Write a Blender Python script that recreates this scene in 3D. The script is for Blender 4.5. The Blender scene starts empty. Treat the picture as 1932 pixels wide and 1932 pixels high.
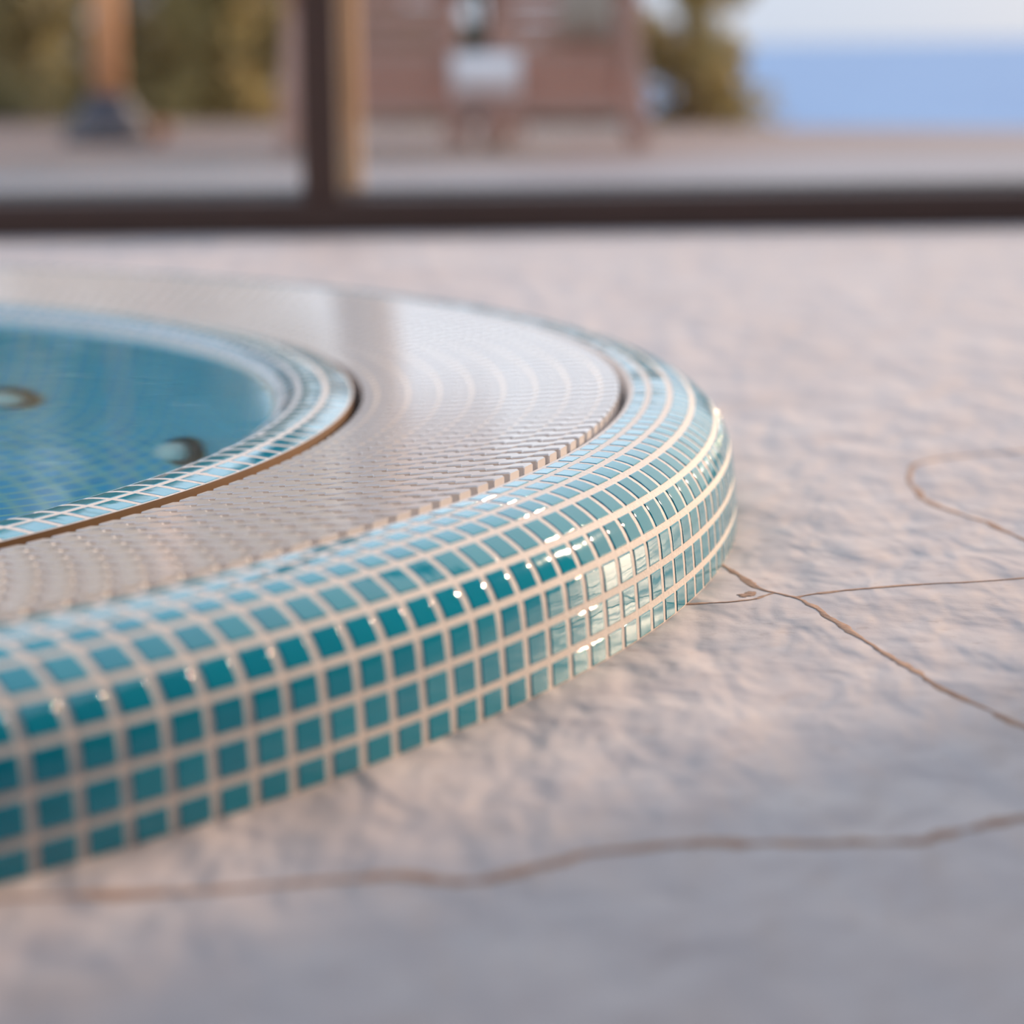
import bpy, math, random
import numpy as np
from mathutils import Vector, Matrix

random.seed(7)
rng = np.random.default_rng(11)
C = bpy.context.scene.collection
PI = math.pi
S = 0.025                      # mosaic pitch in metres
TC = (-47.64421 * S, 78.50466 * S)   # centre of the round tub on the floor
R0 = 53.96684                  # outer radius at the floor, in mosaic pitches
T0 = -0.7359                   # angle of one grout column
NCOL = 339

# ------------------------------------------------------------------ helpers
def link(o, parent=None):
    C.objects.link(o)
    if parent is not None:
        o.parent = parent
    return o

def mesh_obj(name, verts, faces, mat=None, parent=None, smooth=False, loc=None):
    me = bpy.data.meshes.new(name)
    me.from_pydata([tuple(map(float, v)) for v in verts], [], [tuple(int(i) for i in f) for f in faces])
    if smooth:
        me.polygons.foreach_set('use_smooth', [True] * len(me.polygons))
    if mat is not None:
        me.materials.append(mat)
    me.update()
    o = bpy.data.objects.new(name, me)
    if loc is not None:
        o.location = loc
    return link(o, parent)

def np_mesh(name, V, F, mat=None, parent=None, smooth=False, attr=None):
    """V (n,3), F (m,4) arrays; fast path"""
    me = bpy.data.meshes.new(name)
    V = np.ascontiguousarray(V, dtype=np.float32); F = np.ascontiguousarray(F, dtype=np.int32)
    k = F.shape[1]
    me.vertices.add(len(V)); me.vertices.foreach_set('co', V.ravel())
    me.loops.add(F.size); me.loops.foreach_set('vertex_index', F.ravel())
    me.polygons.add(len(F)); me.polygons.foreach_set('loop_start', np.arange(len(F), dtype=np.int32) * k)
    if attr is not None:
        a = me.attributes.new('tone', 'FLOAT', 'POINT'); a.data.foreach_set('value', np.ascontiguousarray(attr, dtype=np.float32))
    me.update(calc_edges=True); me.validate()
    me.polygons.foreach_set('use_smooth', np.full(len(me.polygons), smooth))
    if mat is not None:
        me.materials.append(mat)
    return link(bpy.data.objects.new(name, me), parent)

class MB:
    """collects boxes, bars and tubes into one mesh"""
    def __init__(self): self.v = []; self.f = []
    def add(self, vs, fs):
        b = len(self.v); self.v += [tuple(v) for v in vs]; self.f += [tuple(i + b for i in f) for f in fs]
    def box(self, c, s, rot=None, bev=0.0):
        x, y, z = s[0] / 2, s[1] / 2, s[2] / 2
        b = min(bev, x * .49, y * .49, z * .49)
        if b <= 0:
            vs = [Vector((i * x, j * y, k * z)) for k in (-1, 1) for j in (-1, 1) for i in (-1, 1)]
            fs = [(0, 2, 3, 1), (4, 5, 7, 6), (0, 1, 5, 4), (2, 6, 7, 3), (0, 4, 6, 2), (1, 3, 7, 5)]
        else:
            # chamfered box: octagonal rings
            def ring(zz, i):
                X, Y = x - i, y - i
                return [Vector(p + (zz,)) for p in ((-X + b, -Y), (X - b, -Y), (X, -Y + b), (X, Y - b), (X - b, Y), (-X + b, Y), (-X, Y - b), (-X, -Y + b))]
            vs = ring(-z, b) + ring(-z + b, 0) + ring(z - b, 0) + ring(z, b)
            fs = [tuple(range(7, -1, -1)), tuple(range(24, 32))]
            for r in range(3):
                for i in range(8):
                    j = (i + 1) % 8
                    fs.append((r * 8 + i, r * 8 + j, r * 8 + 8 + j, r * 8 + 8 + i))
        M = rot if rot is not None else Matrix.Identity(3)
        self.add([M @ v + Vector(c) for v in vs], fs)
    def bar(self, a, b, w, h, bev=0.0):
        a, b = Vector(a), Vector(b); d = b - a
        z = d.normalized(); up = Vector((0, 0, 1)) if abs(z.z) < .9 else Vector((1, 0, 0))
        x = up.cross(z).normalized(); y = z.cross(x)
        M = Matrix((x, y, z)).transposed()
        self.box((a + b) / 2, (w, h, d.length), M, bev)
    def lathe(self, prof, n=32, c=(0, 0, 0), axis=None):
        M = axis if axis is not None else Matrix.Identity(3)
        vs = []; fs = []
        for r, z in prof:
            for i in range(n):
                a = 2 * PI * i / n
                vs.append(M @ Vector((r * math.cos(a), r * math.sin(a), z)) + Vector(c))
        for k in range(len(prof) - 1):
            for i in range(n):
                j = (i + 1) % n
                fs.append((k * n + i, k * n + j, k * n + n + j, k * n + n + i))
        fs.append(tuple(range(n - 1, -1, -1))); fs.append(tuple((len(prof) - 1) * n + i for i in range(n)))
        self.add(vs, fs)
    def build(self, name, mat, parent=None, smooth=False):
        return mesh_obj(name, self.v, self.f, mat, parent, smooth)

def tag(o, label=None, cat=None, group=None, kind=None):
    if label: o['label'] = label
    if cat: o['category'] = cat
    if group: o['group'] = group
    if kind: o['kind'] = kind
    return o

def thing(name, label, cat, loc=(0, 0, 0), rz=0.0, group=None, kind=None):
    o = bpy.data.objects.new(name, None); o.empty_display_size = .1
    o.location = loc; o.rotation_euler = (0, 0, rz)
    link(o); return tag(o, label, cat, group, kind)

# ------------------------------------------------------------------ materials
def lin(r, g, b):
    f = lambda c: (c / 255 / 12.92) if c / 255 <= .04045 else ((c / 255 + .055) / 1.055) ** 2.4
    return (f(r), f(g), f(b), 1)

class Mat:
    def __init__(self, name):
        self.m = bpy.data.materials.new(name); self.m.use_nodes = True
        self.t = self.m.node_tree; self.n = self.t.nodes; self.l = self.t.links
        self.b = self.n['Principled BSDF']; self.o = self.n['Material Output']
    def node(self, k, **kw):
        n = self.n.new(k)
        for a, v in kw.items():
            if a.startswith('i_'):
                s = a[2:]; n.inputs[int(s) if s.isdigit() else s].default_value = v
            else: setattr(n, a, v)
        return n
    def set(self, **kw):
        for a, v in kw.items(): self.b.inputs[a.replace('_', ' ')].default_value = v
        return self
    def link(self, a, b): self.l.new(a, b)
    def coords(self, scale=(1, 1, 1), what='Object', rot=(0, 0, 0)):
        tc = self.node('ShaderNodeTexCoord'); mp = self.node('ShaderNodeMapping')
        mp.inputs['Scale'].default_value = scale; mp.inputs['Rotation'].default_value = rot
        self.link(tc.outputs[what], mp.inputs[0]); return mp.outputs[0]
    def noise(self, vec, scale, detail=4, rough=.55, dist=0):
        n = self.node('ShaderNodeTexNoise', i_Scale=scale, i_Detail=detail, i_Roughness=rough, i_Distortion=dist)
        self.link(vec, n.inputs['Vector']); return n.outputs['Fac']
    def ramp(self, fac, stops):
        r = self.node('ShaderNodeValToRGB'); e = r.color_ramp.elements
        e[0].position, e[0].color = stops[0]; e[1].position, e[1].color = stops[-1]
        for p, c in stops[1:-1]:
            x = e.new(p); x.color = c
        self.link(fac, r.inputs[0]); return r.outputs[0]
    def math(self, op, a, b=None, c=None):
        n = self.node('ShaderNodeMath', operation=op)
        for i, v in enumerate((a, b, c)):
            if v is None: continue
            if isinstance(v, (int, float)): n.inputs[i].default_value = v
            else: self.link(v, n.inputs[i])
        return n.outputs[0]
    def mix(self, fac, a, b, blend='MIX'):
        n = self.node('ShaderNodeMix', data_type='RGBA', blend_type=blend)
        for s, v in ((n.inputs[0], fac), (n.inputs[6], a), (n.inputs[7], b)):
            if isinstance(v, (int, float, tuple)): s.default_value = v
            else: self.link(v, s)
        return n.outputs[2]
    def bump(self, h, dist, strength=1.0):
        n = self.node('ShaderNodeBump', i_Strength=strength, i_Distance=dist)
        self.link(h, n.inputs['Height']); self.link(n.outputs[0], self.b.inputs['Normal']); return n

def plain(name, col, rough=.5, var=.12, scale=8, spec=.5, bump=0):
    M = Mat(name); v = M.coords(); f = M.noise(v, scale)
    d = tuple(c * (1 - var) for c in col[:3]) + (1,); u = tuple(min(1, c * (1 + var)) for c in col[:3]) + (1,)
    M.link(M.ramp(f, [(.3, d), (.7, u)]), M.b.inputs['Base Color'])
    M.set(Roughness=rough, Specular_IOR_Level=spec)
    if bump: M.bump(f, bump)
    return M.m

def mat_tile():
    M = Mat('glass_mosaic_teal')
    a = M.node('ShaderNodeAttribute', attribute_name='tone')
    v = M.coords()
    M.link(M.ramp(a.outputs['Fac'], [(0, (.0, .26, .37, 1)), (.5, (.0, .275, .385, 1)), (1, (.001, .29, .395, 1))]), M.b.inputs['Base Color'])
    M.set(Roughness=.035, IOR=1.6, Coat_Weight=0.0)
    M.bump(M.noise(v, 55, 2, .4), .00022)
    return M.m

def mat_grout():
    M = Mat('cream_grout'); v = M.coords(); f = M.noise(v, 420, 4)
    M.link(M.ramp(f, [(.3, lin(214, 202, 194)), (.7, lin(234, 222, 212))]), M.b.inputs['Base Color'])
    M.set(Roughness=.75); M.bump(f, .0004)
    return M.m

def mat_basin():
    """small square mosaic laid on the bowl; UV counts tiles"""
    M = Mat('basin_mosaic')
    uv = M.node('ShaderNodeUVMap', uv_map='UVMap'); sep = M.node('ShaderNodeSeparateXYZ'); M.link(uv.outputs[0], sep.inputs[0])
    masks = []
    for i in (0, 1):
        fr = M.math('FRACT', sep.outputs[i]); d = M.math('ABSOLUTE', M.math('SUBTRACT', fr, .5))
        masks.append(M.math('GREATER_THAN', d, .38))
    g = M.math('MAXIMUM', masks[0], masks[1])
    fl = M.node('ShaderNodeVectorMath', operation='FLOOR'); M.link(uv.outputs[0], fl.inputs[0])
    wn = M.node('ShaderNodeTexWhiteNoise', noise_dimensions='2D'); M.link(fl.outputs[0], wn.inputs[0])
    tile = M.ramp(wn.outputs[0], [(0, (.01, .42, .72, 1)), (1, (.02, .50, .80, 1))])
    M.link(M.mix(g, tile, lin(150, 212, 205)), M.b.inputs['Base Color'])
    M.set(Roughness=.3)
    return M.m

def mat_water():
    M = Mat('pool_water'); v = M.coords()
    M.set(Base_Color=(.86, .97, 1, 1), Roughness=0.0, IOR=1.33, Transmission_Weight=1.0)
    M.bump(M.noise(v, 5, 2, .4), .0012)
    return M.m

def mat_glass():
    M = Mat('window_glass')
    tr = M.node('ShaderNodeBsdfTransparent', i_Color=(.97, .98, .98, 1)); gl = M.node('ShaderNodeBsdfGlossy', i_Roughness=0.01)
    ge = M.node('ShaderNodeNewGeometry'); mr = M.node('ShaderNodeMapRange', i_3=1.45, i_4=1 / 1.45); M.link(ge.outputs['Backfacing'], mr.inputs[0])
    fr = M.node('ShaderNodeFresnel'); M.link(mr.outputs[0], fr.inputs[0]); mx = M.node('ShaderNodeMixShader')
    M.link(fr.outputs[0], mx.inputs[0]); M.link(tr.outputs[0], mx.inputs[1]); M.link(gl.outputs[0], mx.inputs[2])
    M.link(mx.outputs[0], M.o.inputs[0])
    return M.m

def mat_floor():
    M = Mat('flagstone'); v = M.coords()
    big = M.noise(v, 5, 4, .55); mid = M.noise(v, 18, 5, .6, .6); fine = M.noise(v, 70, 4, .6)
    base = M.ramp(big, [(.28, lin(182, 163, 154)), (.5, lin(193, 181, 177)), (.72, lin(202, 188, 181))])
    base = M.mix(M.ramp(mid, [(.36, (1, 1, 1, 1)), (.62, (0, 0, 0, 1))]), base, lin(186, 172, 168))
    sp = M.ramp(fine, [(.30, (1, 1, 1, 1)), (.40, (0, 0, 0, 1))])
    base = M.mix(M.math('MULTIPLY', sp, .35), base, lin(150, 128, 118))
    M.link(base, M.b.inputs['Base Color'])
    M.set(Roughness=.55, Specular_IOR_Level=.28)
    v2 = M.coords((1.25, .55, 1))
    h = M.math('ADD', M.math('MULTIPLY', M.noise(v2, 21, 2, .45, .2), 1.0), M.math('ADD', M.math('MULTIPLY', M.noise(v2, 8, 2, .5), 1.2), M.math('MULTIPLY', fine, .045)))
    M.bump(h, .0105)
    return M.m

def mat_joint():
    M = Mat('brown_joint_mortar'); v = M.coords(); f = M.noise(v, 60, 4)
    M.link(M.ramp(f, [(.3, lin(146, 108, 86)), (.7, lin(178, 140, 114))]), M.b.inputs['Base Color'])
    M.set(Roughness=.8); M.bump(M.noise(v, 200, 3), .001)
    return M.m

def mat_wood(name, a, b, scale=(1, 1, 1), rough=.55):
    M = Mat(name); v = M.coords(scale); f = M.noise(v, 14, 5, .6, .8)
    M.link(M.ramp(f, [(.3, a), (.7, b)]), M.b.inputs['Base Color']); M.set(Roughness=rough)
    M.bump(f, .001)
    return M.m

def mat_leaf(name, dark, light):
    M = Mat(name); a = M.node('ShaderNodeAttribute', attribute_name='tone')
    c = M.ramp(a.outputs['Fac'], [(0, dark), (1, light)])
    M.link(c, M.b.inputs['Base Color']); M.set(Roughness=.5)
    tr = M.node('ShaderNodeBsdfTranslucent'); M.link(c, tr.inputs[0]); mx = M.node('ShaderNodeMixShader', i_0=.3)
    M.link(M.b.outputs[0], mx.inputs[1]); M.link(tr.outputs[0], mx.inputs[2]); M.link(mx.outputs[0], M.o.inputs[0])
    return M.m

def mat_deck():
    M = Mat('deck_boards'); v = M.coords()
    br = M.node('ShaderNodeTexBrick', i_Scale=1.0, offset=.5)
    br.inputs['Brick Width'].default_value = 2.4; br.inputs['Row Height'].default_value = .14; br.inputs['Mortar Size'].default_value = .006
    br.inputs['Color1'].default_value = lin(126, 104, 97); br.inputs['Color2'].default_value = lin(138, 114, 105); br.inputs['Mortar'].default_value = lin(70, 58, 54)
    M.link(v, br.inputs[0]); M.link(br.outputs[0], M.b.inputs['Base Color']); M.set(Roughness=.6)
    return M.m

def mat_sea():
    M = Mat('sea_water'); v = M.coords((.02, .004, 1)); f = M.noise(v, 1, 5)
    M.link(M.ramp(f, [(.3, (.14, .25, .44, 1)), (.7, (.17, .29, .48, 1))]), M.b.inputs['Base Color'])
    M.set(Roughness=.7, Specular_IOR_Level=.2)
    return M.m

TILE, GROUT, BASIN, WATER, GLASS = mat_tile(), mat_grout(), mat_basin(), mat_water(), mat_glass()
FLOOR, JOINT, DECK, SEA = mat_floor(), mat_joint(), mat_deck(), mat_sea()
FRAME = plain('brown_aluminium', lin(78, 56, 48), .45, .08)
TRACK = plain('dark_grey_track', lin(62, 60, 64), .45, .08)
TRIMWOOD = mat_wood('tan_wood_trim', lin(176, 132, 92), lin(204, 160, 118), (6, 6, .8))
POSTWOOD = mat_wood('orange_post_wood', lin(222, 160, 112), lin(240, 184, 134), (6, 6, .8))
CHAIRWOOD = mat_wood('red_brown_wood', lin(178, 136, 120), lin(202, 162, 144), (2, 8, 8))
IRON = plain('dark_base', lin(62, 58, 66), .6, .1)
PLASTIC = plain('cream_plastic', lin(240, 230, 222), .10, .03, 30)
RUST = plain('brown_strip', lin(112, 74, 28), .5, .15, 20)
CANVAS = plain('grey_beige_canvas', lin(176, 166, 152), .85, .05, 40, bump=.001)
TOWEL = plain('white_cotton', lin(236, 228, 226), .9, .03, 60, bump=.002)
POTCLAY = plain('terracotta', lin(190, 128, 92), .8, .1)
WALL = plain('grey_plaster', lin(112, 106, 106), .85, .05, 5)  # one even dull grey for the whole room shell
STONESTRIP = plain('grey_paving', lin(132, 124, 128), .55, .1, 4)
SOIL = plain('dry_soil', lin(112, 96, 76), .9, .2, 3)
CHROME = Mat('jet_chrome').set(Base_Color=(.86, .90, .84, 1), Metallic=0.0, Roughness=.25).m
JETDARK = plain('jet_dark_ring', lin(10, 46, 62), .4, .1)

# ------------------------------------------------------------------ the tub
def spline(P, n=24):
    """Catmull-Rom through P, dense samples with arc length"""
    P = np.array(P, float); Q = np.vstack([2 * P[0] - P[1], P, 2 * P[-1] - P[-2]])
    out = []; knots = []
    for i in range(1, len(Q) - 2):
        p0, p1, p2, p3 = Q[i - 1:i + 3]
        for k in range(n):
            t = k / n
            out.append(.5 * (2 * p1 + (p2 - p0) * t + (2 * p0 - 5 * p1 + 4 * p2 - p3) * t * t + (3 * p1 - p0 - 3 * p2 + p3) * t ** 3))
    out.append(Q[-2]); return np.array(out)

def revolve(prof, n, a0=0.0, close=True):
    """prof: (m,2) radius, height in pitches -> V, F"""
    th = a0 + 2 * PI * np.arange(n) / n
    V = np.stack([np.outer(np.cos(th), prof[:, 0]), np.outer(np.sin(th), prof[:, 0]), np.tile(prof[:, 1], (n, 1))], -1).reshape(-1, 3) * S
    m = len(prof); i = np.arange(n)[:, None]; j = np.arange(m - 1)[None, :]; i2 = (i + 1) % n
    F = np.stack([i * m + j, i2 * m + j, i2 * m + j + 1, i * m + j + 1], -1).reshape(-1, 4)
    return V, F

def tiles(prof, rows, ncol, a0, half_u, gap, up, nu=8, nv=9, lift=.017, first_bottom=None, tilt=.006):
    """pillowed tiles between grout lines; rows = indices into prof of the grout lines; radius decreasing or free"""
    Vs = []; tones = []
    prof = np.array(prof); seg = np.hypot(*np.diff(prof, axis=0).T); arc = np.concatenate([[0], np.cumsum(seg)])
    tang = np.gradient(prof, axis=0); tang /= np.linalg.norm(tang, axis=1)[:, None]
    nor = np.stack([tang[:, 1], -tang[:, 0]], 1) * up
    us = np.array([-1, -.97, -.92, -.86, .86, .92, .97, 1.0]); e = np.array([0, .72, 1, 1, 1, 1, .72, 0])
    vs = np.array([-1, -.97, -.92, -.86, 0, .86, .92, .97, 1.0]); ev = np.array([0, .72, 1, 1, 1, 1, 1, .72, 0])
    col = np.arange(ncol)
    for r in range(len(rows) - 1):
        a, b = arc[rows[r]], arc[rows[r + 1]]
        lo, hi = a + gap, b - gap
        if r == 0 and first_bottom is not None: lo = a + first_bottom
        s = (lo + hi) / 2 + vs * (hi - lo) / 2
        pr = np.stack([np.interp(s, arc, prof[:, 0]), np.interp(s, arc, prof[:, 1])], 1)
        nn = np.stack([np.interp(s, arc, nor[:, 0]), np.interp(s, arc, nor[:, 1])], 1)
        tl = rng.normal(0, tilt, (ncol, 2)); tone = rng.random(ncol)
        H = lift * np.minimum(ev[:, None], e[None, :]) - .02                     # (v,u)
        Hc = H[None] + tl[:, 0][:, None, None] * us[None, None, :] * .4 + tl[:, 1][:, None, None] * vs[None, :, None] * .4
        rad = pr[:, 0][None, :, None] + nn[:, 0][None, :, None] * Hc
        zz = pr[:, 1][None, :, None] + nn[:, 1][None, :, None] * Hc
        # constant tile width, measured on this radius
        da = half_u / (R0 if ncol == NCOL else prof[:, 0].max()) * us
        th = a0 + 2 * PI * (col + .5)[:, None, None] / ncol + da[None, None, :]
        X = rad * np.cos(th); Y = rad * np.sin(th)
        Vs.append(np.stack([X, Y, zz], -1).reshape(-1, 3)); tones.append(np.repeat(tone, nu * nv))
    V = np.concatenate(Vs) * S; tones = np.concatenate(tones)
    nt = len(V) // (nu * nv)
    j, i = np.meshgrid(np.arange(nv - 1), np.arange(nu - 1), indexing='ij')
    q = np.stack([j * nu + i, j * nu + i + 1, (j + 1) * nu + i + 1, (j + 1) * nu + i], -1).reshape(-1, 4)
    if up < 0: q = q[:, ::-1]
    F = (np.arange(nt)[:, None, None] * nu * nv + q[None]).reshape(-1, 4)
    return V, F, tones

tub = thing('hot_tub', 'round sunken hot tub with a raised rounded rim of turquoise glass mosaic', 'hot tub', (TC[0], TC[1], 0))

OUT = [(0, 0), (.02435, .5877), (.0799, 1.3383), (.1907, 2.0838), (.5705, 2.7418), (1.2155, 3.20), (1.83, 3.385), (2.42, 3.435), (2.93, 3.44)]
dense = spline([(R0 - r, z) for r, z in OUT])
rows = [24 * i for i in range(9)]
core = np.vstack([[(R0 - .04, -.8)], dense + np.array([[-.02, -.015]]), [(R0 - 2.98, 3.40), (R0 - 3.0, .6)]])
V, F = revolve(core, NCOL * 2, T0)
rim = np_mesh('outer_rim', V, F, GROUT, tub, True); tag(rim, 'cream grout of the raised outer rim')
V, F, tn = tiles(dense, rows, NCOL, T0, .392, .082, 1, first_bottom=.02)
tag(np_mesh('mosaic_tiles', V, F, TILE, rim, True, tn), 'glossy turquoise glass mosaic tiles of the outer rim')

# gutter channel under the grating
V, F = revolve(np.array([(51.0, .62), (50.9, .45), (43.0, .45), (42.9, .62)]), 256)
np_mesh('gutter_channel', V, F, plain('gutter_grey', lin(150, 140, 132), .6), tub, True)

# inner rim and bowl
N2 = 268
V, F = revolve(np.array([(43.02, .5), (43.02, 2.2), (43.04, 2.86)]), N2 * 2)
tag(np_mesh('rim_edge_strip', V, F, RUST, tub, True), 'brown edge strip of the inner rim')
inn = spline([(43.05, 2.88), (42.25, 2.955), (41.45, 2.90), (40.78, 2.56), (40.62, 1.75)])
V, F = revolve(np.vstack([inn + np.array([[0, -.01]])]), N2 * 2)
irim = np_mesh('inner_rim', V, F, GROUT, tub, True)
V, F, tn = tiles(inn, [0, 24, 48, 72], N2, .004, .41, .075, 1, first_bottom=.05)
np_mesh('mosaic_tiles', V, F, TILE, irim, True, tn)

bowl = spline([(40.62, 1.75), (40.4, -5), (40.0, -13), (39.2, -18.5), (36.4, -21.8), (31, -23.2), (22, -23.8), (15, -24), (13.5, -24.8), (13.2, -34), (9, -35.5), (.05, -36)], 10)
V, F = revolve(bowl, N2)
bo = np_mesh('basin', V, F[:, ::-1], BASIN, tub, True)
arc = np.concatenate([[0], np.cumsum(np.hypot(*np.diff(bowl, axis=0).T))])
uv = bo.data.uv_layers.new(name='UVMap'); m = len(bowl)
li = np.empty(len(bo.data.loops), dtype=np.int32); bo.data.loops.foreach_get('vertex_index', li)
lp = li.reshape(-1, 4); a_ = lp // m; wrap = (a_.max(1) - a_.min(1)) > 2
a_ = np.where(wrap[:, None] & (a_ == 0), N2, a_)
uv.data.foreach_set('uv', np.stack([a_ * .75, arc[lp % m]], -1).astype(np.float32).ravel())

def jet(ang, zp, label):
    k = np.argmin(np.abs(bowl[:, 1] - zp)); r, z = bowl[k]; t = bowl[k + 1] - bowl[k - 1]
    n = Vector((t[1] * math.cos(ang), t[1] * math.sin(ang), -t[0])).normalized()
    if n.x * math.cos(ang) + n.y * math.sin(ang) > 0: n = -n
    pos = Vector((r * math.cos(ang) * S, r * math.sin(ang) * S, z * S))
    x = n.orthogonal().normalized(); y = n.cross(x); M = Matrix((x, y, n)).transposed()
    b = MB(); b.lathe([(.046, -.004), (.046, .005), (.042, .012), (.034, .014), (.030, .005), (.001, .002)], 36, pos, M)
    j = b.build('jet_nozzle', JETDARK, tub, True); tag(j, label)
    b = MB(); b.lathe([(.0285, .004), (.029, .014), (.025, .024), (.015, .029), (.001, .030)], 32, pos, M)
    tag(b.build('nozzle_cap', CHROME, j, True), 'pale chrome cap')
JETS = [(.388, -17.3), (.762, -17.6)]
for (a, z), lb in zip(JETS, ('dark ringed jet nozzle low on the near right wall', 'dark ringed jet nozzle with pale cap on the far wall')):
    jet(a, z, lb)

# water
V, F = revolve(np.array([(40.70, 2.50), (34, 2.50), (20, 2.50), (8, 2.50), (.02, 2.50)]), 128)
w = np_mesh('water', V, F, WATER, None, True); w.location = (TC[0], TC[1], 0)
tag(w, 'still clear blue water filling the round tub', 'water', kind='thing')

# gutter grating: radial slats with a toothed outline, on connector rings
def grating():
    n = 326; ri, ro = 43.35, 50.72
    per = int(round((ro - ri) / .98)); L = (ro - ri) / per
    pts = []
    for k in range(per):
        for f, o in ((.0, -1), (.40, -1), (.52, 1), (.88, 1)):
            pts.append((ri + (k + f) * L, o))
    pts.append((ro, -1))
    pts = np.array(pts); rr = pts[:, 0]; off = pts[:, 1] * .105
    zt = 2.80 + (rr - ri) / (ro - ri) * .66; hw = .30
    m = len(rr)
    cs = [(-hw, -.62), (-hw, -.03), (-hw + .04, 0), (hw - .04, 0), (hw, -.03), (hw, -.62)]
    sec = []
    for i in range(m):
        # the near flank steps, the far flank stays straight
        sec.append([(rr[i], (c + off[i]), zt[i] + h) for c, h in cs])
    sec = np.array(sec)                                     # (m,6,3) radius, tangential, z
    ths = .003 + 2 * PI * np.arange(n) / n
    ct, st = np.cos(ths)[:, None, None], np.sin(ths)[:, None, None]
    X = sec[None, :, :, 0] * ct - sec[None, :, :, 1] * st; Y = sec[None, :, :, 0] * st + sec[None, :, :, 1] * ct
    Z = np.broadcast_to(sec[None, :, :, 2], X.shape)
    V = np.stack([X, Y, Z], -1).reshape(-1, 3) * S
    i = np.arange(m - 1)[:, None]; j = np.arange(6)[None]
    q = np.stack([i * 6 + j, i * 6 + (j + 1) % 6, (i + 1) * 6 + (j + 1) % 6, (i + 1) * 6 + j], -1).reshape(-1, 4)
    caps = np.array([[0, 1, 2, 5], [5, 2, 3, 4]]); q = np.vstack([q, caps[:, ::-1], caps + (m - 1) * 6])
    F = (np.arange(n)[:, None, None] * m * 6 + q[None]).reshape(-1, 4)
    g = thing('gutter_grating', 'cream plastic ring grating of radial toothed slats inside the mosaic rim', 'grating', (TC[0], TC[1], 0))
    np_mesh('slats', V, F[:, ::-1], PLASTIC, g, False)
    for k in range(per):
        r = ri + (k + .70) * L; z = 2.80 + (r - ri) / (ro - ri) * .66
        V, F = revolve(np.array([(r - .14, z - .50), (r + .14, z - .50), (r + .14, z - .22), (r - .14, z - .22), (r - .14, z - .50)]), n)
        np_mesh('connector_ring', V, F, PLASTIC, g, False)
grating()

# ------------------------------------------------------------------ floor
def fz(x, y):
    return 0.0
X0, X1, Y0, Y1 = -5.2, 3.85, -3.0, 5.16
def floor_mesh():
    # the slab stops under the tub rim
    rin = (R0 - 1.2) * S; V = []; F = []
    angs = sorted([2 * PI * i / 256 for i in range(256)] + [math.atan2(y - TC[1], x - TC[0]) % (2 * PI) for x in (X0, X1) for y in (Y0, Y1)]); n = len(angs)
    for ring in range(2):
        for a in angs:
            if ring == 0: V.append((TC[0] + rin * math.cos(a), TC[1] + rin * math.sin(a), 0))
            else:
                dx, dy = math.cos(a), math.sin(a); t = 1e9
                if dx > 1e-9: t = min(t, (X1 - TC[0]) / dx)
                if dx < -1e-9: t = min(t, (X0 - TC[0]) / dx)
                if dy > 1e-9: t = min(t, (Y1 - TC[1]) / dy)
                if dy < -1e-9: t = min(t, (Y0 - TC[1]) / dy)
                V.append((TC[0] + t * dx, TC[1] + t * dy, 0))
    for i in range(n):
        j = (i + 1) % n; F.append((i, n + i, n + j, j))
    return mesh_obj('floor', V, F, FLOOR)
fl = floor_mesh(); tag(fl, kind='structure')

JO = {
 'a': ([(-.9, .93), (-.5, .99), (-.212, 1.024), (-.159, 1.028), (-.119, 1.034), (-.078, 1.046), (-.045, 1.048), (-.016, 1.043), (-.003, 1.051), (.016, 1.067), (.049, 1.084), (.077, 1.09), (.103, 1.089), (.136, 1.089), (.159, 1.087), (.181, 1.101), (.215, 1.119), (.255, 1.138), (.5, 1.2), (.9, 1.16)], .0062),
 'b': ([(.09, 1.86), (.129, 1.705), (.141, 1.659), (.15, 1.617), (.166, 1.592), (.176, 1.554), (.186, 1.501), (.2, 1.43), (.212, 1.376), (.229, 1.319), (.244, 1.273), (.26, 1.217), (.275, 1.145)], .0034),
 'c': ([(.05, 1.57), (.1, 1.577), (.121, 1.58), (.139, 1.587), (.155, 1.606)], .0022),
 'd': ([(.166, 1.592), (.186, 1.606), (.213, 1.617), (.25, 1.628), (.282, 1.633), (.313, 1.644), (.361, 1.658), (.6, 1.7), (1.0, 1.66)], .0022),
 'e': ([(.415, 2.168), (.37, 2.149), (.329, 2.124), (.305, 2.08), (.294, 1.991), (.297, 1.92), (.309, 1.875), (.323, 1.831), (.336, 1.766), (.356, 1.693), (.365, 1.66)], .0034),
 'i': ([(.1345, 1.596), (.138, 1.602), (.1425, 1.611)], .0042),
}
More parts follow.
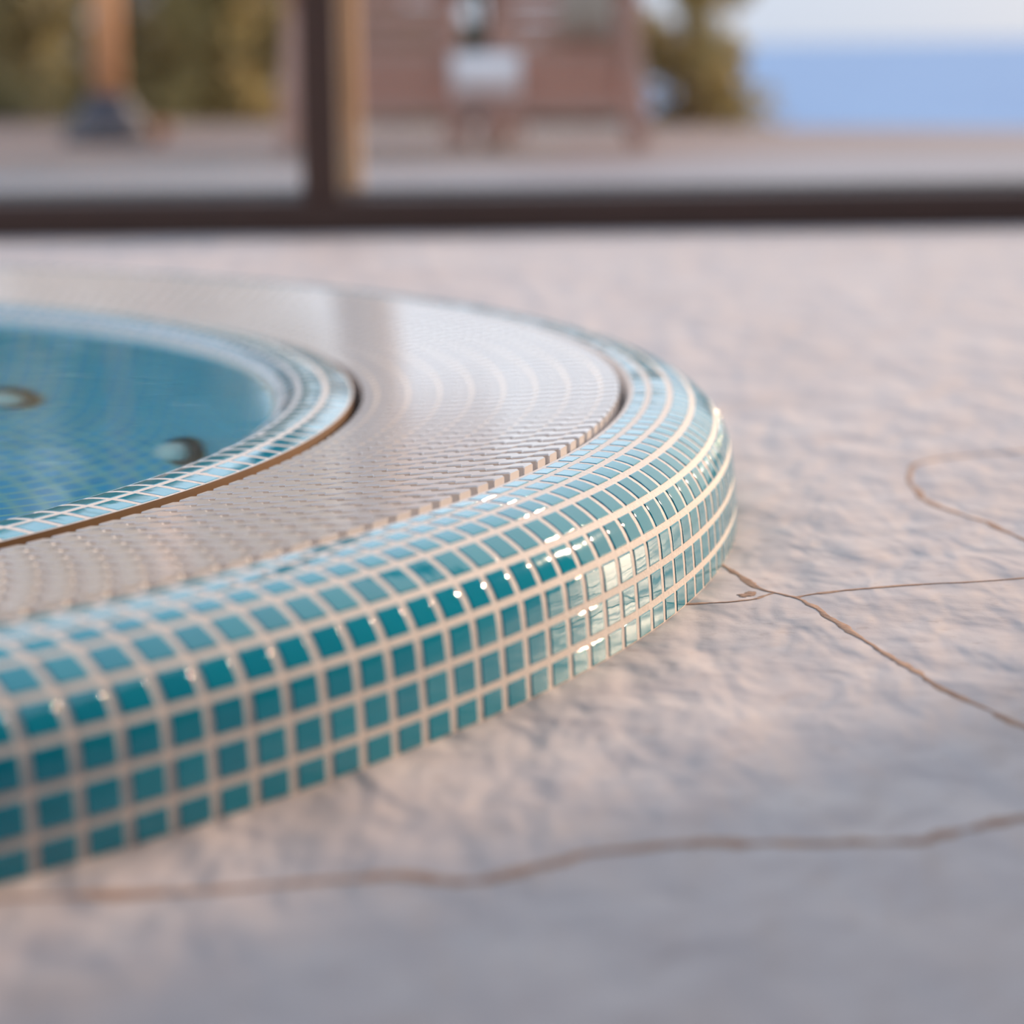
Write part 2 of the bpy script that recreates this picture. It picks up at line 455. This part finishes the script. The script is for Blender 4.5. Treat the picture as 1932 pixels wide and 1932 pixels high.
def joint(pts, wd):
    P = spline(pts, 10); d = np.gradient(P, axis=0); d /= np.linalg.norm(d, axis=1)[:, None] + 1e-12
    nr = np.stack([-d[:, 1], d[:, 0]], 1); m = len(P)
    j1 = np.convolve(rng.normal(0, 1, m + 4), np.ones(5) / 5, 'valid'); j2 = np.convolve(rng.normal(0, 1, m + 4), np.ones(5) / 5, 'valid')
    hw1 = wd * .5 * (1 + np.clip(1.3 * j1, -.75, 1.2)); hw2 = wd * .5 * (1 + np.clip(1.3 * j2, -.75, 1.2))
    V = []; F = []
    for i in range(m):
        for s, h in ((-1.25, .0001), (-1.0, .0004), (0, .0003), (1.0, .0004), (1.25, .0001)):
            q = P[i] + nr[i] * s * (hw1[i] if s < 0 else hw2[i]); V.append((q[0], q[1], h))
    for i in range(m - 1):
        for k in range(4):
            F.append((i * 5 + k, (i + 1) * 5 + k, (i + 1) * 5 + k + 1, i * 5 + k + 1))
    o = mesh_obj('floor_joint', V, F, JOINT, fl, True); o['kind'] = 'structure'
for P, wd in JO.values(): joint(P, wd)

# ------------------------------------------------------------------ room shell: unseen walls, added for dark reflections and shading
def slab(name, c, s, mat, kind='structure'):
    b = MB(); b.box(c, s); o = b.build(name, mat); o['kind'] = kind; return o
YF = 4.82
slab('wall_right', (X1 + .1, 1.05, 1.5), (.2, 8.1, 3.0), WALL)
slab('wall_left', (X0 - .1, 1.05, 1.5), (.2, 8.1, 3.0), WALL)
slab('wall_back', (-.675, Y0 - .1, 1.5), (9.45, .2, 3.0), WALL)

slab('shade_ceiling', (-.675, -1.35, 3.06), (9.45, 3.5, .12), WALL)  # partial slab out of view, added to darken the near rim and floor
win = thing('window_1', None, None, (0, YF, 0), kind='structure')
b = MB(); b.box((-.675, .03, .032), (9.05, .07, .064), None, .006); b.build('bottom_rail', FRAME, win)
b = MB(); b.box((-.675, .03, 2.86), (9.05, .07, .08), None, .006); b.build('top_rail', FRAME, win)
b = MB(); b.box((-.675, .165, .036), (9.05, .19, .078), None, .008); b.build('outer_track', TRACK, win)
MX = [-4.9, -.325, 3.72]
for x in MX:
    b = MB(); b.box((x, .03, 1.44), (.064, .07, 2.76), None, .006); b.build('mullion', FRAME, win)
    b = MB(); b.bar((x + .046, .115, .065), (x + .046, .115, 2.86), .036, .036, .012)
    b.v = [tuple(Matrix.Rotation(.6, 3, 'Z') @ (Vector(v) - Vector((x + .046, .115, 0))) + Vector((x + .046, .115, 0))) for v in b.v]; b.build('wood_post', TRIMWOOD, win)
for x0, x1 in zip(MX[:-1], MX[1:]):
    b = MB(); b.box(((x0 + x1) / 2, .03, 1.44), (x1 - x0 - .064, .006, 2.76)); b.build('glass_pane', GLASS, win)

# ------------------------------------------------------------------ terrace, ground, sea
# terrace edge runs from far left to near right
def edge(x): return 11.55 - .735 * x
def poly(name, pts, z, mat, thick=.15):
    n = len(pts); V = [(x, y, z) for x, y in pts] + [(x, y, z - thick) for x, y in pts]
    F = [tuple(range(n)), tuple(range(2 * n - 1, n - 1, -1))] + [(i, n + i, n + (i + 1) % n, (i + 1) % n) for i in range(n)]
    o = mesh_obj(name, V, F, mat); o['kind'] = 'structure'; return o
poly('terrace_paving', [(-9, 5.165), (9, 5.165), (9, 8.7), (2, 8.45), (-3.2, 6.75), (-9, 5.6)], -.004, STONESTRIP)
poly('terrace_deck', [(-9, 5.6), (-3.2, 6.75), (2, 8.45), (4.2, 8.5), (4.2, edge(4.2)), (-9, edge(-9))], -.004, DECK)
def ground():
    V = []; F = []; n = 24
    for i in range(n + 1):
        x = -12 + i * 13.6 / n
        for j in range(7):
            y = edge(x) - .02 + j * 1.6
            V.append((x, y, -.16 - (.12 * j if j < 4 else .36 + (j - 3) * 2.5) - max(0, x) * .35 * (j > 0) + .05 * math.sin(3 * x + 2 * j)))
    for i in range(n):
        for j in range(6):
            F.append((i * 7 + j, i * 7 + 7 + j, i * 7 + 8 + j, i * 7 + j + 1))
    o = mesh_obj('ground', V, F, SOIL, None, True); o['kind'] = 'structure'
ground()
o = mesh_obj('sea', [(-40000, 18, -22), (40000, 18, -22), (40000, 60000, -22), (-40000, 60000, -22)], [(0, 1, 2, 3)], SEA); o['kind'] = 'structure'

# ------------------------------------------------------------------ garden furniture
def deck_chair(label, x, y, rz, w, lean, top):
    t = thing('deck_chair', label, 'chair', (x, y, 0), rz, 'slatted wooden deck chairs on the terrace')
    def P(s, h): return (s, -.34 - lean * (h - .12), h)           # back plane; the back faces the window
    for s in (-1, 1):
        b = MB(); b.bar(P(s * (w / 2 - .02), .10), P(s * (w / 2 - .02), top), .045, .030, .006); b.build('back_post', CHAIRWOOD, t)
    b = MB(); h = .17
    while h < top - .02:
        b.bar(P(-w / 2 + .03, h), P(w / 2 - .03, h), .016, .056, .004); h += .064
    b.build('back_slats', CHAIRWOOD, t)
    b = MB()
    for k in range(7):
        b.box((0, -.26 + k * .095, .20 + k * .012), (w - .06, .078, .018), None, .004)
    b.build('seat_slats', CHAIRWOOD, t)
    for s in (-1, 1):
        b = MB(); b.bar((s * (w / 2 + .02), -.44, .015), (s * (w / 2 - .01), .34, .33), .030, .060, .006); b.build('seat_rail', CHAIRWOOD, t)
        b = MB(); b.bar((s * (w / 2 + .02), .30, 0), (s * (w / 2 + .02), .30, .52), .04, .055, .006); b.build('leg', CHAIRWOOD, t)
        b = MB(); b.bar((s * (w / 2 + .045), -.42, .0), (s * (w / 2 + .0), -.36, .50), .04, .055, .006); b.build('leg', CHAIRWOOD, t)
        b = MB(); b.box((s * (w / 2 + .025), -.04, .525), (.085, .82, .022), None, .008); b.build('armrest', CHAIRWOOD, t)
    b = MB(); b.bar((-w / 2, -.40, .12), (w / 2, -.40, .12), .03, .05, .006); b.build('stretcher', CHAIRWOOD, t)
    return t
deck_chair('slatted wooden deck chair with bare back, just beside the window post', -.44, 9.35, .03, .48, .12, .90)
deck_chair('slatted wooden deck chair with a pale cushion over its back, nearer the sea', .20, 9.25, -.04, .40, .12, .80)
# cushion over the second chair back
b = MB()
def pillow(c, s, n=14):
    V = []; F = []
    for side in (1, -1):
        for i in range(n + 1):
            for j in range(n + 1):
                u, v = 2 * i / n - 1, 2 * j / n - 1
                e = max(0, (1 - u ** 4) * (1 - v ** 4)) ** .5
                V.append((c[0] + u * s[0] / 2 * (1 - .06 * (1 - v * v) * abs(u)), c[1] + side * e * s[1] / 2, c[2] + v * s[2] / 2))
    for k in range(2):
        for i in range(n):
            for j in range(n):
                a = k * (n + 1) ** 2 + i * (n + 1) + j; f = (a, a + n + 1, a + n + 2, a + 1)
                F.append(f if k else f[::-1])
    return V, F
V, F = pillow((0, 0, 0), (.17, .07, .44))
cu = mesh_obj('chair_cushion', V, F, CANVAS, None, True); cu.location = (.255, 8.78, .57); cu.rotation_euler = (.115, 0, -.04)
tag(cu, 'narrow grey beige cushion hung over the slatted chair back', 'cushion')

tb = thing('low_table', 'low red-brown wooden table standing between the two deck chairs', 'table', (-.06, 8.60, 0))
b = MB()
for k in range(3): b.box((0, -.09 + k * .09, .135), (.25, .082, .022), None, .006)
b.build('table_top', CHAIRWOOD, tb)
for sx in (-1, 1):
    for sy in (-1, 1):
        b = MB(); b.bar((sx * .11, sy * .10, 0), (sx * .10, sy * .09, .125), .026, .026, .004); b.build('leg', CHAIRWOOD, tb)
def towel_roll():
    V = []; F = []; n = 40; turns = 3.2; pts = []
    for i in range(n * 3 + 1):
        a = i / n * 2 * PI * turns / 3; r = .02 + .064 * i / (n * 3)
        pts.append((r * math.cos(a), r * math.sin(a)))
    th = .008
    for x in (-.105, .105):
        for (y, z) in pts: V.append((x, y, z))
    for x in (-.105, .105):
        for (y, z) in pts:
            l = math.hypot(y, z); V.append((x, y * (1 - th / l), z * (1 - th / l)))
    m = len(pts)
    for i in range(m - 1):
        F += [(i, i + 1, m + i + 1, m + i), (2 * m + i, 3 * m + i, 3 * m + i + 1, 2 * m + i + 1), (i, 2 * m + i, 2 * m + i + 1, i + 1), (m + i, m + i + 1, 3 * m + i + 1, 3 * m + i)]
    o = mesh_obj('rolled_towel', V, F, TOWEL, None, True); o.location = (-.062, 8.60, .146 + .083)
    tag(o, 'rolled white towel lying on the low wooden table', 'towel')
towel_roll()

# wooden post in a dark base
pt = thing('garden_post', 'round orange-brown wooden post in a dark block base on the terrace', 'post', (-1.415, 9.9, 0))
b = MB(); b.lathe([(.054, .12), (.054, .74), (.046, .765), (.014, .77)], 32); b.build('pole', POSTWOOD, pt, True)
b = MB(); b.lathe([(.010, .76), (.010, 2.5), (.004, 2.52)], 16); b.build('thin_rod', POSTWOOD, pt, True)
b = MB(); b.lathe([(.165, 0), (.165, .045), (.15, .06), (.085, .135), (.07, .17), (.054, .172)], 40); b.build('base', IRON, pt, True)
pot = MB(); pot.lathe([(.022, 0), (.034, .055), (.040, .056), (.040, .072), (.034, .072), (.030, .03), (.001, .03)], 28)
o = pot.build('flower_pot', POTCLAY, None, True); o.location = (-1.215, 9.72, 0)
tag(o, 'small terracotta flower pot standing right of the dark post base', 'pot')

# ------------------------------------------------------------------ shrubs
def shrub(label, x, y, z0, rx, ry, h, nleaf, dark, light, leaf=.06, blobs=14, seed=1, group='shrubs beyond the terrace', trunk=.03, low=.12):
    r = np.random.default_rng(seed)
    t = thing('shrub', label, 'shrub', (x, y, z0), 0, group)
    # clumps
    cz = low * h + r.random(blobs) ** 1.45 * (1 - low) * h
    wid = np.sqrt(np.clip(1 - (np.maximum(cz / h - .35, 0) / .68) ** 2, .05, 1))
    ca = r.random(blobs) * 2 * PI; cr = np.sqrt(r.random(blobs)) * .8
    cx, cy = cr * np.cos(ca) * rx * wid, cr * np.sin(ca) * ry * wid
    cs = (.22 + .16 * r.random(blobs)) * min(rx, h / 2) * 1.25
    k = r.integers(0, blobs, nleaf)
    d = r.normal(size=(nleaf, 3)); d /= np.linalg.norm(d, axis=1)[:, None]
    rad = cs[k] * (r.random(nleaf) ** .45)
    c = np.stack([cx[k], cy[k], cz[k]], 1) + d * rad[:, None]
    c[:, 2] = np.maximum(c[:, 2], .03)
    ax = d + r.normal(size=(nleaf, 3)) * .7; ax /= np.linalg.norm(ax, axis=1)[:, None]
    sd = np.cross(ax, r.normal(size=(nleaf, 3))); sd /= np.linalg.norm(sd, axis=1)[:, None]
    up = np.cross(sd, ax); L = leaf * (.7 + .6 * r.random(nleaf))[:, None]
    V = np.stack([c - ax * L * .5, c + sd * L * .24 + up * L * .05, c + ax * L * .5, c - sd * L * .24 + up * L * .05], 1).reshape(-1, 3)
    F = np.arange(nleaf * 4).reshape(-1, 4)
    tone = np.clip(.5 + .22 * r.normal(size=nleaf) + .35 * (r.random(blobs)[k] - .5), 0, 1)
    np_mesh('foliage', V, F, mat_leaf('leaf_%d' % seed, dark, light), t, False, np.repeat(tone, 4))
    b = MB(); b.lathe([(trunk * 1.3, 0), (trunk, .1 * h), (trunk * .8, .5 * h), (trunk * .4, .85 * h)], 10)
    for i in range(min(blobs, 9)):
        b.bar((0, 0, max(.05, cz[i] * .5)), (cx[i], cy[i], cz[i]), trunk * .6, trunk * .6)
    b.build('stem', plain('bark_%d' % seed, lin(96, 78, 62), .9), t, True)
    return t
OD, OL = lin(78, 78, 56), lin(192, 174, 120)
YD, YL = lin(118, 108, 60), lin(208, 182, 122)
GD, GL = lin(52, 66, 58), lin(126, 138, 104)
BD, BL = lin(30, 52, 62), lin(78, 108, 116)
shrub('dense dark olive shrub at the far left end of the terrace', -2.62, 13.9, -.3, .66, .50, 4.6, 20000, OD, OL, .095, 90, 1, low=.03)
shrub('tall olive green tree-like shrub rising directly behind the wooden post', -2.22, 16.4, -.6, 1.02, .55, 4.6, 26000, OD, YL, .095, 120, 2, low=.0)
shrub('loose yellow-green shrub between the wooden post and the window mullion', -1.30, 13.4, -.3, .44, .40, 2.2, 7000, YD, YL, .085, 26, 3, low=.02)
shrub('dark green shrub half hidden behind the bare-backed deck chair', -.68, 14.7, -.4, .50, .42, 1.5, 6000, GD, OL, .085, 34, 7, low=.03)
shrub('dark green shrub showing in the gap between the two deck chairs', -.08, 12.9, -.35, .34, .4, 1.4, 5000, GD, GL, .075, 20, 4, low=.0)
shrub('low dark green bush behind the cushioned deck chair', .44, 13.9, -.55, .42, .3, .95, 6000, GD, GL, .07, 30, 8, low=.1)
shrub('sparse yellowing shrub at the seaward end of the terrace', .80, 12.6, -.55, .38, .4, 1.75, 3600, YD, YL, .08, 26, 5, low=.17)
shrub('low blue-green bush at the terrace edge in front of the sea', 1.02, 14.2, -.62, .26, .26, .95, 2600, BD, BL, .06, 16, 6, low=.3)

# ------------------------------------------------------------------ light
SUN_AZ, SUN_EL = math.radians(46), math.radians(16)
sd = Vector((math.cos(SUN_AZ) * math.cos(SUN_EL), math.sin(SUN_AZ) * math.cos(SUN_EL), math.sin(SUN_EL)))
L = bpy.data.lights.new('low_sun', 'SUN'); L.energy = 5.0; L.color = (1.0, .73, .51); L.angle = math.radians(1.5)
lo = bpy.data.objects.new('low_sun', L); link(lo); lo.location = sd * 20
lo.rotation_euler = (-sd).to_track_quat('-Z', 'Y').to_euler()

tl = bpy.data.lights.new('bowl_fill_light', 'POINT'); tl.energy = 6.5; tl.color = (.86, 1, 1); tl.shadow_soft_size = .05  # added fill light to brighten the bowl; the tub has no visible lamp
to = bpy.data.objects.new('bowl_fill_light', tl); link(to); to.location = (TC[0], TC[1], -.30)
W = bpy.data.worlds.new('evening_sky'); bpy.context.scene.world = W; W.use_nodes = True
nt = W.node_tree; nt.nodes.clear()
out = nt.nodes.new('ShaderNodeOutputWorld'); bg = nt.nodes.new('ShaderNodeBackground')
tc = nt.nodes.new('ShaderNodeTexCoord'); sx = nt.nodes.new('ShaderNodeSeparateXYZ'); nt.links.new(tc.outputs['Generated'], sx.inputs[0])
rp = nt.nodes.new('ShaderNodeValToRGB'); e = rp.color_ramp.elements
for pos, col in ((0.0, (.60, .65, .76, 1)), (.035, (.66, .72, .84, 1)), (.12, (1.25, 1.36, 1.52, 1)), (.4, (1.0, 1.14, 1.36, 1)), (1.0, (.60, .78, 1.05, 1))):
    if pos == 0.0: x = e[0]; x.position = 0
    elif pos == 1.0: x = e[-1]; x.position = 1
    else: x = e.new(pos)
    x.color = col
nt.links.new(sx.outputs[2], rp.inputs[0])
dt = nt.nodes.new('ShaderNodeVectorMath'); dt.operation = 'DOT_PRODUCT'; nt.links.new(tc.outputs['Generated'], dt.inputs[0]); dt.inputs[1].default_value = sd
gr = nt.nodes.new('ShaderNodeMapRange'); gr.inputs[1].default_value = .72; gr.inputs[2].default_value = 1.0; gr.interpolation_type = 'SMOOTHSTEP'
nt.links.new(dt.outputs['Value'], gr.inputs[0])
mx = nt.nodes.new('ShaderNodeMix'); mx.data_type = 'RGBA'; nt.links.new(gr.outputs[0], mx.inputs[0]); nt.links.new(rp.outputs[0], mx.inputs[6]); mx.inputs[7].default_value = (1.1, .90, .74, 1)
nt.links.new(mx.outputs[2], bg.inputs[0]); bg.inputs[1].default_value = 1.0
nt.links.new(bg.outputs[0], out.inputs[0])

# ------------------------------------------------------------------ camera
cam = bpy.data.cameras.new('camera'); co = bpy.data.objects.new('camera', cam); link(co)
H, PHI, RHO = 12.92462 * S, .16781, -.01295
f = Vector((0, math.cos(PHI), -math.sin(PHI))); u = Vector((0, math.sin(PHI), math.cos(PHI))); r = Vector((1, 0, 0))
c, s = math.cos(RHO), math.sin(RHO)
right = r * c + u * s; up = u * c - r * s
M = Matrix((right, up, -f)).transposed().to_4x4(); M.translation = (0, 0, H)
co.matrix_world = M
cam.sensor_width = 36; cam.sensor_fit = 'HORIZONTAL'; cam.lens = 36 * 5200 / 1932
cam.clip_start = .02; cam.clip_end = 100000
cam.dof.use_dof = True; cam.dof.focus_distance = 1.58; cam.dof.aperture_fstop = 4.2; cam.dof.aperture_blades = 0
sc = bpy.context.scene; sc.camera = co
sc.view_settings.view_transform = 'Standard'; sc.view_settings.look = 'None'; sc.view_settings.gamma = 1; sc.view_settings.use_curve_mapping = False
sc.view_settings.exposure = 0.25
sc.cycles.sample_clamp_indirect = 6
sc.cycles.use_denoising = True
